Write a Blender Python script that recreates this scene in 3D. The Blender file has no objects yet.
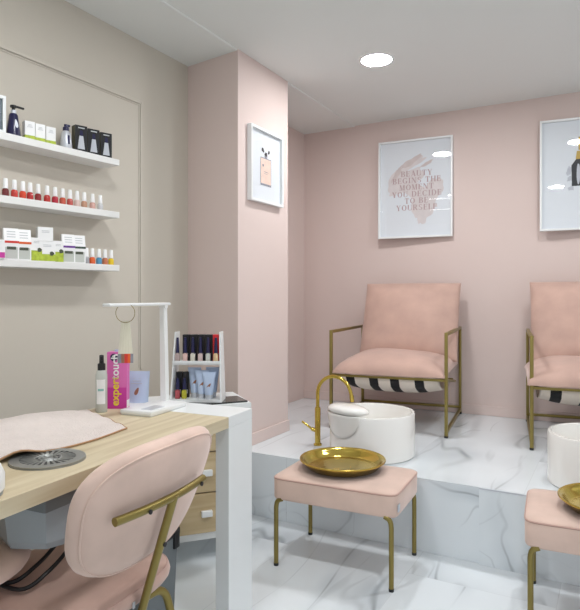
import bpy, bmesh, math, random
from mathutils import Vector, Matrix
random.seed(7)
sc = bpy.context.scene
COL = sc.collection
PI = math.pi
R = math.radians

# ------------------------------------------------------------------ camera
EYE = 1.22
FPX = 584.0
YAW = R(29.1)
CC, SS = math.cos(YAW), math.sin(YAW)
cam = bpy.data.cameras.new('camera')
camo = bpy.data.objects.new('camera', cam)
COL.objects.link(camo)
camo.location = (0, 0, EYE)
camo.rotation_euler = (PI / 2, 0, YAW)
cam.sensor_fit = 'HORIZONTAL'
cam.sensor_width = 36
cam.lens = FPX * 36 / 580
cam.shift_y = -9 / 580
cam.clip_start = 0.02
sc.camera = camo


def y_on(px, x):
    """room y at which a line of sight in column px meets the plane x"""
    a = (px - 290) / FPX
    t = x / (a * CC - SS)
    return t * (a * SS + CC)


# ------------------------------------------------------------------ materials
def lin(c):
    return tuple(((v / 12.92) if v <= 0.04045 else ((v + 0.055) / 1.055) ** 2.4) for v in c)


def hexc(h):
    return lin(tuple(int(h[i:i + 2], 16) / 255 for i in (0, 2, 4)))


def mat(name, color, rough=0.5, metal=0.0, var=0.0, scale=8.0, bump=0.0, bscale=60.0, sheen=0.0, emit=None, estr=0.0,
        trans=0.0, alpha=1.0, spec=0.5, coat=0.0):
    m = bpy.data.materials.new(name)
    m.use_nodes = True
    nt = m.node_tree
    b = nt.nodes['Principled BSDF']
    c = hexc(color) if isinstance(color, str) else color
    b.inputs['Base Color'].default_value = (*c, 1)
    b.inputs['Roughness'].default_value = rough
    b.inputs['Metallic'].default_value = metal
    b.inputs['Specular IOR Level'].default_value = spec
    b.inputs['Transmission Weight'].default_value = trans
    b.inputs['Alpha'].default_value = alpha
    b.inputs['Coat Weight'].default_value = coat
    if sheen:
        b.inputs['Sheen Weight'].default_value = sheen
        b.inputs['Sheen Roughness'].default_value = 0.4
        b.inputs['Sheen Tint'].default_value = (1, .9, .87, 1)
    if emit:
        b.inputs['Emission Color'].default_value = (*emit, 1)
        b.inputs['Emission Strength'].default_value = estr
    tc = nt.nodes.new('ShaderNodeTexCoord')
    if var:
        n = nt.nodes.new('ShaderNodeTexNoise')
        n.inputs['Scale'].default_value = scale
        n.inputs['Detail'].default_value = 5
        r = nt.nodes.new('ShaderNodeValToRGB')
        r.color_ramp.elements[0].position = .3
        r.color_ramp.elements[1].position = .7
        r.color_ramp.elements[0].color = (*[v * (1 - var) for v in c], 1)
        r.color_ramp.elements[1].color = (*[min(1, v * (1 + var)) for v in c], 1)
        nt.links.new(tc.outputs['Object'], n.inputs['Vector'])
        nt.links.new(n.outputs['Fac'], r.inputs['Fac'])
        nt.links.new(r.outputs['Color'], b.inputs['Base Color'])
    if bump:
        n2 = nt.nodes.new('ShaderNodeTexNoise')
        n2.inputs['Scale'].default_value = bscale
        n2.inputs['Detail'].default_value = 4
        bp = nt.nodes.new('ShaderNodeBump')
        bp.inputs['Strength'].default_value = bump
        bp.inputs['Distance'].default_value = 0.004
        nt.links.new(tc.outputs['Object'], n2.inputs['Vector'])
        nt.links.new(n2.outputs['Fac'], bp.inputs['Height'])
        nt.links.new(bp.outputs['Normal'], b.inputs['Normal'])
    return m


def marble(name, tile=(1.2, 0.6), rot=(0, 0, 0), off=(0, 0, 0), seed=0.0, rough=0.12):
    m = bpy.data.materials.new(name)
    m.use_nodes = True
    nt = m.node_tree
    b = nt.nodes['Principled BSDF']
    N = nt.nodes.new
    L = nt.links.new
    tc = N('ShaderNodeTexCoord')
    mp = N('ShaderNodeMapping')
    mp.inputs['Location'].default_value = off
    mp.inputs['Rotation'].default_value = rot
    L(tc.outputs['Object'], mp.inputs['Vector'])
    br = N('ShaderNodeTexBrick')
    br.offset = 0.5
    br.inputs['Scale'].default_value = 1
    br.inputs['Brick Width'].default_value = tile[0]
    br.inputs['Row Height'].default_value = tile[1]
    br.inputs['Mortar Size'].default_value = 0.0016
    br.inputs['Mortar Smooth'].default_value = 0.2
    br.inputs['Color1'].default_value = (0, 0, 0, 1)
    br.inputs['Color2'].default_value = (1, 1, 1, 1)
    br.inputs['Mortar'].default_value = (.5, .5, .5, 1)
    L(mp.outputs['Vector'], br.inputs['Vector'])
    # every tile carries its own cut of the stone
    sh = N('ShaderNodeVectorMath')
    sh.operation = 'MULTIPLY_ADD'
    sh.inputs[1].default_value = (3.1, 5.7, 2.3)
    L(br.outputs['Color'], sh.inputs[0])
    L(tc.outputs['Object'], sh.inputs[2])

    def vein(scale, dist, width, sd, stretch):
        mp2 = N('ShaderNodeMapping')
        mp2.inputs['Location'].default_value = (sd, sd * .7, seed)
        mp2.inputs['Rotation'].default_value = (0.4, 0.3, R(32))
        mp2.inputs['Scale'].default_value = stretch
        L(sh.outputs['Vector'], mp2.inputs['Vector'])
        n = N('ShaderNodeTexNoise')
        n.inputs['Scale'].default_value = scale
        n.inputs['Detail'].default_value = 2.5
        n.inputs['Roughness'].default_value = .45
        n.inputs['Distortion'].default_value = dist
        L(mp2.outputs['Vector'], n.inputs['Vector'])
        s = N('ShaderNodeMath')
        s.operation = 'SUBTRACT'
        s.inputs[1].default_value = .5
        L(n.outputs['Fac'], s.inputs[0])
        a = N('ShaderNodeMath')
        a.operation = 'ABSOLUTE'
        L(s.outputs[0], a.inputs[0])
        mr = N('ShaderNodeMapRange')
        mr.interpolation_type = 'SMOOTHSTEP'
        mr.inputs['From Min'].default_value = 0
        mr.inputs['From Max'].default_value = width
        mr.inputs['To Min'].default_value = 1
        mr.inputs['To Max'].default_value = 0
        L(a.outputs[0], mr.inputs['Value'])
        return mr.outputs['Result']
    v1 = vein(1.5, .2, .009, 1.3 + seed, (1, .24, 1))
    v2 = vein(2.2, .25, .009, 7.1 + seed, (1, .26, 1))
    v3 = vein(1.5, .2, .07, 1.3 + seed, (1, .24, 1))
    # patches where the veins fade out
    pn = N('ShaderNodeTexNoise')
    pn.inputs['Scale'].default_value = 1.7
    pn.inputs['Detail'].default_value = 2
    L(sh.outputs['Vector'], pn.inputs['Vector'])
    pr = N('ShaderNodeMapRange')
    pr.inputs['From Min'].default_value = .42
    pr.inputs['From Max'].default_value = .62
    L(pn.outputs['Fac'], pr.inputs['Value'])

    def mix(fac, k, c1_socket, c2):
        mm = N('ShaderNodeMath')
        mm.operation = 'MULTIPLY'
        L(fac, mm.inputs[0])
        mm.inputs[1].default_value = k
        mx = N('ShaderNodeMix')
        mx.data_type = 'RGBA'
        L(mm.outputs[0], mx.inputs[0])
        if isinstance(c1_socket, tuple):
            mx.inputs[6].default_value = (*c1_socket, 1)
        else:
            L(c1_socket, mx.inputs[6])
        mx.inputs[7].default_value = (*c2, 1)
        return mx.outputs[2]

    def mul(s1, s2):
        mm = N('ShaderNodeMath')
        mm.operation = 'MULTIPLY'
        L(s1, mm.inputs[0])
        L(s2, mm.inputs[1])
        return mm.outputs[0]
    c = mix(mul(v3, pr.outputs['Result']), .5, hexc('e2e8ec'), hexc('b4bcc3'))
    c = mix(mul(v1, pr.outputs['Result']), .6, c, hexc('80868b'))
    c = mix(mul(v2, pr.outputs['Result']), .32, c, hexc('8d9297'))
    c = mix(br.outputs['Fac'], .3, c, hexc('b9bdc0'))
    L(c, b.inputs['Base Color'])
    b.inputs['Roughness'].default_value = rough
    b.inputs['Specular IOR Level'].default_value = .45
    return m


def wood(name, c1, c2, along='Y', rough=.5):
    m = bpy.data.materials.new(name)
    m.use_nodes = True
    nt = m.node_tree
    b = nt.nodes['Principled BSDF']
    N, L = nt.nodes.new, nt.links.new
    tc = N('ShaderNodeTexCoord')
    mp = N('ShaderNodeMapping')
    mp.inputs['Scale'].default_value = {'Y': (16, 1.1, 16), 'X': (1.1, 16, 16)}[along]
    L(tc.outputs['Object'], mp.inputs['Vector'])
    n = N('ShaderNodeTexNoise')
    n.inputs['Scale'].default_value = 1.6
    n.inputs['Detail'].default_value = 6
    n.inputs['Distortion'].default_value = .5
    L(mp.outputs['Vector'], n.inputs['Vector'])
    r = N('ShaderNodeValToRGB')
    r.color_ramp.elements[0].position = .32
    r.color_ramp.elements[1].position = .66
    r.color_ramp.elements[0].color = (*hexc(c1), 1)
    r.color_ramp.elements[1].color = (*hexc(c2), 1)
    L(n.outputs['Fac'], r.inputs['Fac'])
    L(r.outputs['Color'], b.inputs['Base Color'])
    b.inputs['Roughness'].default_value = rough
    return m


def glass_mat(name, tint=(1, 1, 1), refl=1.0):
    m = bpy.data.materials.new(name)
    m.use_nodes = True
    nt = m.node_tree
    nt.nodes.remove(nt.nodes['Principled BSDF'])
    N, L = nt.nodes.new, nt.links.new
    tr = N('ShaderNodeBsdfTransparent')
    tr.inputs['Color'].default_value = (*tint, 1)
    gl = N('ShaderNodeBsdfGlossy')
    gl.inputs['Roughness'].default_value = 0.02
    lw = N('ShaderNodeLayerWeight')
    lw.inputs['Blend'].default_value = .5
    pw = N('ShaderNodeMath')
    pw.operation = 'POWER'
    pw.inputs[1].default_value = 5
    L(lw.outputs['Facing'], pw.inputs[0])
    fr = N('ShaderNodeMath')
    fr.operation = 'MULTIPLY_ADD'
    fr.inputs[1].default_value = .93 * refl
    fr.inputs[2].default_value = .06 * refl
    L(pw.outputs[0], fr.inputs[0])
    mx = N('ShaderNodeMixShader')
    L(fr.outputs[0], mx.inputs[0])
    L(tr.outputs[0], mx.inputs[1])
    L(gl.outputs[0], mx.inputs[2])
    L(mx.outputs[0], nt.nodes['Material Output'].inputs['Surface'])
    return m


M = {}
M['beige_wall'] = mat('beige_wall_paint', 'c8c1b5', .85, var=.015, scale=1.5, bump=.05, bscale=200)
M['pink_wall'] = mat('pink_wall_paint', 'd9c7c1', .85, var=.015, scale=1.5, bump=.05, bscale=200)
M['ceiling'] = mat('ceiling_paint', 'e0e3e1', .9, bump=.03, bscale=150)
M['floor'] = marble('marble_floor_tile', (1.2, .6), (0, 0, R(90)), (0.1, 0.2, 0), .4)
M['platform'] = marble('marble_platform_tile', (1.2, .6), (0, 0, R(90)), (.315, .35, 0), 3.2)
M['riser'] = marble('marble_riser_tile', (1.2, .8), (R(90), 0, 0), (.59, 0, 0), 2.2)
M['white'] = mat('white_lacquer', 'e6e8e8', .35)
M['white_shelf'] = mat('white_shelf_lacquer', 'e4e4e2', .45)
M['ceramic'] = mat('white_ceramic', 'f0eeea', .12, coat=.5)
M['oak'] = wood('light_oak', 'bcab8b', 'd3c6aa', 'Y')
M['oak_front'] = wood('light_oak_front', 'b69f78', 'cbb792', 'X')
M['velvet'] = mat('blush_velvet', 'd8bcae', .8, var=.10, scale=7, bump=.15, bscale=30, sheen=.55)
M['velvet_dark'] = mat('blush_velvet_seat', 'c2a194', .8, var=.11, scale=6, bump=.15, bscale=30, sheen=.5)
M['piping'] = mat('blush_piping', 'bd9a8e', .8, sheen=.4)
M['gold'] = mat('satin_gold_metal', '8f8049', .36, .75)
M['brass'] = mat('polished_brass', 'd2b85c', .13, 1.0, bump=.25, bscale=38)
M['brass_tap'] = mat('polished_brass_tap', 'ccb155', .16, 1.0)
M['black'] = mat('black_plastic', '17171a', .4)
M['navy'] = mat('navy_plastic', '1b1a45', .3)
M['dgrey'] = mat('dark_grey_panel', '6d7376', .5)
M['grey'] = mat('grey_plastic', '9aa1a6', .35)
M['steel'] = mat('brushed_steel', 'a9aba9', .38, .8)
M['steel_dark'] = mat('dark_grille', '4d4f4f', .5, .4)
M['towel'] = mat('pink_terry_towel', 'd8cdc7', .95, var=.04, scale=30, bump=.9, bscale=170, sheen=.3)
M['towel_hem'] = mat('towel_hem', 'b08a66', .9)
M['paper'] = mat('white_paper', 'dfe4ea', .7)
M['art_blush'] = mat('blush_watercolour', 'd9d1d1', .8, var=.05, scale=20)
M['art_blush2'] = mat('deep_blush_watercolour', 'cfc2c0', .8, var=.07, scale=26)
M['art_rose'] = mat('rose_letters', 'b79b9c', .7)
M['art_peach'] = mat('peach_wash', 'e9cdbf', .8, var=.06, scale=40)
M['art_grey'] = mat('grey_wash', '8b8e99', .8, var=.2, scale=40)
M['art_pale'] = mat('pale_grey_wash', 'c0c4cd', .8, var=.06, scale=40)
M['art_black'] = mat('black_ink', '2b2d33', .7)
M['art_gold'] = mat('gold_ink', 'c2a24a', .6)
M['glass'] = glass_mat('clear_glass')
M['clear'] = glass_mat('clear_plastic', (.93, .94, .94))
M['led'] = mat('led_diffuser', 'ffffff', .5, emit=(.98, .99, 1), estr=150)
M['led_line'] = mat('linear_led_diffuser', 'ffffff', .5, emit=(.98, .99, 1), estr=7)
M['pinkbox'] = mat('pink_carton', 'd86bb0', .45)
M['magenta'] = mat('magenta_print', 'c93a9c', .45)
M['yellow'] = mat('yellow_print', 'ecd62c', .5)
M['whiteprint'] = mat('white_print', 'f1f1f1', .5)
M['bluefoil'] = mat('pale_blue_foil', 'b9c9e2', .35)
M['leafbrown'] = mat('brown_leaf_print', '9a6a55', .6)
M['cream'] = mat('cream_plastic', 'dfdccb', .4)
M['green'] = mat('green_print', 'a9b93a', .5, var=.25, scale=60)
M['orange'] = mat('orange_print', 'e2642b', .5)
M['redp'] = mat('red_print', 'd23b2f', .5)
M['purple'] = mat('purple_print', '6d3a93', .5)
M['darkgreen'] = mat('dark_green_print', '35483b', .5)
M['olive'] = mat('olive_carton_side', '4b4a35', .5)
M['jar'] = mat('clear_jar_print', 'c3c6c0', .25)
M['jarlid'] = mat('dark_jar_lid', '4a5040', .3)
M['silver'] = mat('pearl_silver_plastic', 'c9ccd3', .3, .3)
M['redbox'] = mat('red_carton', 'd3272e', .45)
M['fabricwhite'] = mat('cream_sling_canvas', 'dfd3c6', .85, bump=.2, bscale=200)
M['fabricblack'] = mat('black_sling_stripe', '1c1b1d', .85)
M['wirewhite'] = mat('white_wire', 'd6d6d2', .35)
M['mirror_tray'] = mat('dark_glass_tray', '3a3a38', .12)
M['greyprint'] = mat('grey_small_print', 'bfc2c4', .6)
M['teal'] = mat('teal_print', '8fc0bb', .6)


# ------------------------------------------------------------------ mesh builder
class MB:
    def __init__(self):
        self.bm = bmesh.new()
        self.mi = 0

    def _fin(self, faces):
        for f in faces:
            f.material_index = self.mi

    def box(self, c, s, rot=None, bevel=0.0, seg=2, taper=None):
        g = bmesh.new()
        bmesh.ops.create_cube(g, size=1)
        for v in g.verts:
            if taper and v.co.z < 0:
                v.co.x *= taper
                v.co.y *= taper
            v.co = Vector((v.co.x * s[0], v.co.y * s[1], v.co.z * s[2]))
        if bevel:
            bmesh.ops.bevel(g, geom=list(g.edges) + list(g.verts), offset=bevel, segments=seg, affect='EDGES', profile=.5)
        mt = Matrix.Translation(c)
        if rot:
            from mathutils import Euler
            mt = mt @ Euler(rot).to_matrix().to_4x4()
        return self._merge(g, mt)

    def _merge(self, g, mt=None):
        if mt is not None:
            bmesh.ops.transform(g, matrix=mt, verts=g.verts)
        me = bpy.data.meshes.new('tmp')
        for f in g.faces:
            f.material_index = self.mi
        g.to_mesh(me)
        g.free()
        self.bm.from_mesh(me)
        bpy.data.meshes.remove(me)
        return self

    def tube(self, pts, r, n=12, closed=False, cap=True, sq=False):
        pts = [Vector(p) for p in pts]
        k = len(pts)
        rs = r if isinstance(r, (list, tuple)) else [r] * k
        if sq:
            n = 4
        g = bmesh.new()
        rings = []
        up = None
        for i, p in enumerate(pts):
            if closed:
                t = (pts[(i + 1) % k] - pts[i - 1]).normalized()
            else:
                a = pts[max(i - 1, 0)]
                b = pts[min(i + 1, k - 1)]
                t = (b - a).normalized()
            if up is None:
                h = Vector((0, 0, 1)) if abs(t.z) < .9 else Vector((0, 1, 0))
                up = (h - t * h.dot(t)).normalized()
            else:
                up = (up - t * up.dot(t)).normalized()
            sd = t.cross(up)
            mit = 1.0
            ring = []
            for j in range(n):
                an = 2 * PI * j / n + (PI / 4 if sq else 0)
                ring.append(g.verts.new(p + (up * math.cos(an) + sd * math.sin(an)) * rs[i] * mit))
            rings.append(ring)
        m_ = k if closed else k - 1
        for i in range(m_):
            a, b = rings[i], rings[(i + 1) % k]
            for j in range(n):
                g.faces.new((a[j], a[(j + 1) % n], b[(j + 1) % n], b[j]))
        if cap and not closed:
            g.faces.new(rings[0][::-1])
            g.faces.new(rings[-1])
        bmesh.ops.recalc_face_normals(g, faces=g.faces)
        return self._merge(g)

    def lathe(self, prof, c=(0, 0, 0), n=32, sx=1.0, sy=1.0, rot=None):
        g = bmesh.new()
        rings = []
        for (r, z) in prof:
            if r < 1e-6:
                rings.append([g.verts.new((0, 0, z))])
            else:
                rings.append([g.verts.new((r * sx * math.cos(2 * PI * j / n), r * sy * math.sin(2 * PI * j / n), z)) for j in range(n)])
        for a, b in zip(rings, rings[1:]):
            if len(a) == 1 and len(b) == 1:
                continue
            for j in range(n):
                q = (j + 1) % n
                if len(a) == 1:
                    g.faces.new((a[0], b[q], b[j]))
                elif len(b) == 1:
                    g.faces.new((a[j], a[q], b[0]))
                else:
                    g.faces.new((a[j], a[q], b[q], b[j]))
        bmesh.ops.recalc_face_normals(g, faces=g.faces)
        mt = Matrix.Translation(c)
        if rot:
            from mathutils import Euler
            mt = mt @ Euler(rot).to_matrix().to_4x4()
        return self._merge(g, mt)

    def poly(self, pts, depth=None):
        g = bmesh.new()
        vs = [g.verts.new(p) for p in pts]
        f = g.faces.new(vs)
        if depth:
            ex = bmesh.ops.extrude_face_region(g, geom=[f])
            bmesh.ops.translate(g, vec=depth, verts=[e for e in ex['geom'] if isinstance(e, bmesh.types.BMVert)])
            bmesh.ops.recalc_face_normals(g, faces=g.faces)
        return self._merge(g)

    def grid(self, fn, nu, nv, closed_u=False):
        g = bmesh.new()
        vs = [[g.verts.new(fn(i / nu, j / nv)) for j in range(nv + 1)] for i in range(nu + (0 if closed_u else 1))]
        ku = len(vs)
        for i in range(nu):
            for j in range(nv):
                g.faces.new((vs[i][j], vs[(i + 1) % ku][j], vs[(i + 1) % ku][j + 1], vs[i][j + 1]))
        return self._merge(g)

    def pad(self, outline, t, shape, n=48, rings=8, pw=5.0):
        """a cushion: outline(angle)->(x,y), thickness t, shape((x,y,h))->world point"""
        g = bmesh.new()
        for s in (1, -1):
            cen = g.verts.new(shape((0, 0, s * t / 2)))
            prev = None
            for k in range(1, rings + 1):
                q = math.sin(k / rings * PI / 2)
                h = s * t / 2 * (max(0, 1 - q ** pw)) ** .5
                ring = []
                for j in range(n):
                    x, y = outline(2 * PI * j / n)
                    ring.append(g.verts.new(shape((x * q, y * q, h))))
                for j in range(n):
                    j2 = (j + 1) % n
                    if prev is None:
                        g.faces.new((cen, ring[j], ring[j2]))
                    else:
                        g.faces.new((prev[j], prev[j2], ring[j2], ring[j]))
                prev = ring
        bmesh.ops.remove_doubles(g, verts=g.verts, dist=1e-5)
        bmesh.ops.recalc_face_normals(g, faces=g.faces)
        return self._merge(g)

    def pillow(self, w, d, t, shape, n=28, ear=.02, wr=.0, seed=0, pe=2.6, pf=.45):
        """a stuffed square cushion with pinched edges"""
        rnd = random.Random(seed)
        ph = [rnd.uniform(0, 6) for _ in range(6)]
        g = bmesh.new()
        for s in (1, -1):
            vs = []
            for i in range(n + 1):
                row = []
                u = -math.cos(PI * i / n)
                for j in range(n + 1):
                    v = -math.cos(PI * j / n)
                    f = max(0, (1 - abs(u) ** pe) * (1 - abs(v) ** pe)) ** pf
                    pull = 1 - ear * (1 - abs(v) ** 4) * 1.2
                    pull2 = 1 - ear * (1 - abs(u) ** 4) * 1.2
                    h = s * t / 2 * f
                    edge = max(abs(u), abs(v))
                    h += wr * f * math.sin(13 * u + ph[0]) * edge ** 4 * .7 + wr * f * math.sin(15 * v + ph[1] + 3 * u) * edge ** 4 * .7
                    h += wr * .9 * f * math.sin(3.1 * u + 2.2 * v + ph[2])
                    row.append(g.verts.new(shape((u * w / 2 * pull, v * d / 2 * pull2, h))))
                vs.append(row)
            for i in range(n):
                for j in range(n):
                    g.faces.new((vs[i][j], vs[i + 1][j], vs[i + 1][j + 1], vs[i][j + 1]))
        bmesh.ops.remove_doubles(g, verts=g.verts, dist=1e-5)
        bmesh.ops.recalc_face_normals(g, faces=g.faces)
        return self._merge(g)

    def build(self, name, mats, parent=None, smooth=True, loc=None, angle=40):
        me = bpy.data.meshes.new(name)
        self.bm.to_mesh(me)
        self.bm.free()
        if not isinstance(mats, (list, tuple)):
            mats = [mats]
        for m in mats:
            me.materials.append(m)
        if smooth:
            me.polygons.foreach_set('use_smooth', [True] * len(me.polygons))
            me.set_sharp_from_angle(angle=R(angle))
        o = bpy.data.objects.new(name, me)
        COL.objects.link(o)
        if parent is not None:
            o.parent = parent
        if loc is not None:
            o.location = loc
        return o


def fillet(pts, r, n=6):
    pts = [Vector(p) for p in pts]
    out = [pts[0]]
    for i in range(1, len(pts) - 1):
        p, a, b = pts[i], pts[i - 1], pts[i + 1]
        da, db = (a - p), (b - p)
        q = min(r, da.length * .49, db.length * .49)
        s, e = p + da.normalized() * q, p + db.normalized() * q
        for k in range(n + 1):
            t = k / n
            out.append(s * (1 - t) ** 2 + p * 2 * t * (1 - t) + e * t * t)
    out.append(pts[-1])
    return out


def tag(o, label=None, cat=None, group=None, kind=None):
    if label:
        o['label'] = label
    if cat:
        o['category'] = cat
    if group:
        o['group'] = group
    if kind:
        o['kind'] = kind
    return o


def thing(name, label, cat, loc=(0, 0, 0), rz=0.0, group=None):
    o = bpy.data.objects.new(name, None)
    o.empty_display_size = .05
    COL.objects.link(o)
    o.location = loc
    o.rotation_euler = (0, 0, rz)
    return tag(o, label, cat, group)


def dup(root, loc, rz=None, label=None, swap=None):
    """copy a thing with its parts and their sub-parts"""
    def cp(o, parent):
        c = o.copy()
        if o.data and swap and o.data.materials and any(m in swap for m in o.data.materials):
            c.data = o.data.copy()
            for i, m in enumerate(c.data.materials):
                if m in swap:
                    c.data.materials[i] = swap[m]
        COL.objects.link(c)
        if parent is not None:
            c.parent = parent
        for ch in list(o.children):
            cp(ch, c)
        return c
    c = cp(root, None)
    c.location = loc
    if rz is not None:
        c.rotation_euler = (0, 0, rz)
    if label:
        c['label'] = label
    return c


def text_mesh(name, body, size, material, parent, loc, rot, align='CENTER', extrude=.0004, bold=0.0):
    cu = bpy.data.curves.new('tmp_text', 'FONT')
    cu.body = body
    cu.size = size
    cu.align_x = align
    cu.align_y = 'CENTER'
    cu.extrude = extrude
    cu.offset = bold
    cu.resolution_u = 3
    to = bpy.data.objects.new('tmp_text', cu)
    COL.objects.link(to)
    bpy.context.view_layer.update()
    dg = bpy.context.evaluated_depsgraph_get()
    me = bpy.data.meshes.new_from_object(to.evaluated_get(dg))
    bpy.data.objects.remove(to)
    me.name = name
    me.materials.clear()
    me.materials.append(material)
    o = bpy.data.objects.new(name, me)
    COL.objects.link(o)
    o.parent = parent
    o.location = loc
    o.rotation_euler = rot
    return o


# ================================================================== SETTING
CEIL = 2.607
PLAT = 0.35
WX = -2.245          # left wall
BY = 4.42            # back wall
SY = 2.735           # platform front
COLX = -1.85         # pillar face


def struct(name, mb, m, smooth=False):
    return tag(mb.build(name, m, smooth=smooth), kind='structure')


FX0, FX1, FY0, FY1 = -2.55, 2.4, -1.0, 4.75
FX, FW, FYC, FD = (FX0 + FX1) / 2, FX1 - FX0, (FY0 + FY1) / 2, FY1 - FY0
b = MB(); b.box((FX, FYC, -.05), (FW, FD, .1)); struct('floor', b, M['floor'])
b = MB(); b.box((FX, (SY + .01 + 4.6) / 2, PLAT / 2), (FW, 4.6 - SY - .01, PLAT - .002)); fl2 = struct('floor_platform', b, M['platform'])
b = MB(); b.box((0.93, SY + .005, (PLAT - .002) / 2), (FX1 * 2 - 1.86, .012, PLAT - .002)); struct('trim_1', b, M['riser'])
b = MB(); b.box((0.93, SY - .001, PLAT - .003), (FX1 * 2 - 1.86, .004, .006)); struct('trim_2', b, M['silver'])
b = MB(); b.box((FX, FYC, CEIL + .05), (FW, FD, .1)); struct('ceiling', b, M['ceiling'])
b = MB(); b.box((-2.2, 1.9, CEIL + .004), (.694, 5.6, .022), bevel=.006, seg=3); struct('ceiling_soffit', b, M['ceiling'])
b = MB(); b.box((WX - .1, .9, 1.3), (.2, 3.9, 2.7)); struct('wall_left', b, M['beige_wall'])
b = MB(); b.box((-2.42, 3.7, 1.3), (.2, 1.7, 2.7)); struct('wall_alcove', b, M['pink_wall'])
b = MB(); b.box((FX, BY + .1, 1.3), (FW, .2, 2.7)); struct('wall_back', b, M['pink_wall'])
# pillar: its front is slightly askew to the room
b = MB()
b.poly([(COLX, 2.722, 0), (COLX, 3.295, 0), (-2.4, 3.295, 0), (-2.4, 2.80, 0), (WX, 2.772, 0)], (0, 0, 2.65))
struct('wall_pillar', b, M['pink_wall'])
b = MB(); b.box((.02, BY - .005, PLAT + .035), (4.7, .011, .07), bevel=.002); struct('baseboard_back', b, M['pink_wall'])
b = MB(); b.box((COLX + .005, 3.00, PLAT + .035), (.011, .60, .07), bevel=.002); b.box((COLX + .005, 2.705, PLAT / 2 + .035), (.01, .03, PLAT + .07)); struct('baseboard_pillar', b, M['pink_wall'])
# raised moulding of the wall panel
b = MB()
for (a_, c_, s_) in (((WX + .004, .9, 2.266), None, (.007, 2.95, .02)), ((WX + .004, 2.374, 1.55), None, (.007, .02, 1.45))):
    b.box(a_, s_, bevel=.003)
for (a_, c_, s_) in (((WX + .002, .9, 2.250), None, (.004, 2.92, .008)), ((WX + .002, 2.358, 1.54), None, (.004, .008, 1.42))):
    b.box(a_, s_, bevel=.002)
struct('trim_3', b, M['beige_wall'])

# ================================================================== CEILING LIGHTS
def downlight(x, y, label):
    t = thing('ceiling_light', label, 'ceiling light', (x, y, CEIL), 0, 'round recessed ceiling lights')
    q = MB(); q.lathe([(.088, -.004), (.1, -.004), (.104, 0), (.088, 0), (.088, -.004)]); q.build('trim_ring', M['white'], t)
    q = MB(); q.lathe([(0, -.003), (.0885, -.003), (.0885, -.0005), (0, -.0005)]); q.build('diffuser', M['led'], t)
    return t


downlight(-1.224, 3.244, 'round recessed ceiling light glowing white above the left pink armchair')
downlight(-.055, 3.13, 'round recessed ceiling light above the right armchair, seen only mirrored in its picture')


downlight(-1.224, 1.3, 'unseen round ceiling light added to brighten the aisle beside the manicure table')  # fill lamp out of view, added to lift the table side
downlight(-.055, 1.3, 'unseen round ceiling light added to brighten the open floor before the right footstool')  # second added fill lamp, also out of view, for the front floor


def linear(x, y, label):
    t = thing('linear_ceiling_light', label, 'ceiling light', (x, y, CEIL - .001), 0, 'slim linear ceiling lights over the manicure table')
    q = MB(); q.box((0, 0, -.012), (.32, .05, .024), bevel=.004); q.build('housing', M['white'], t)
    q = MB(); q.box((0, 0, -.025), (.30, .036, .004)); q.build('diffuser', M['led_line'], t)


linear(-1.40, 1.26, 'slim linear ceiling light mirrored as the upper white streak in the framed quote')
linear(-1.45, .51, 'slim linear ceiling light mirrored as the lower white streak in the framed quote')

# ================================================================== PICTURES
SER = {}


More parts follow.
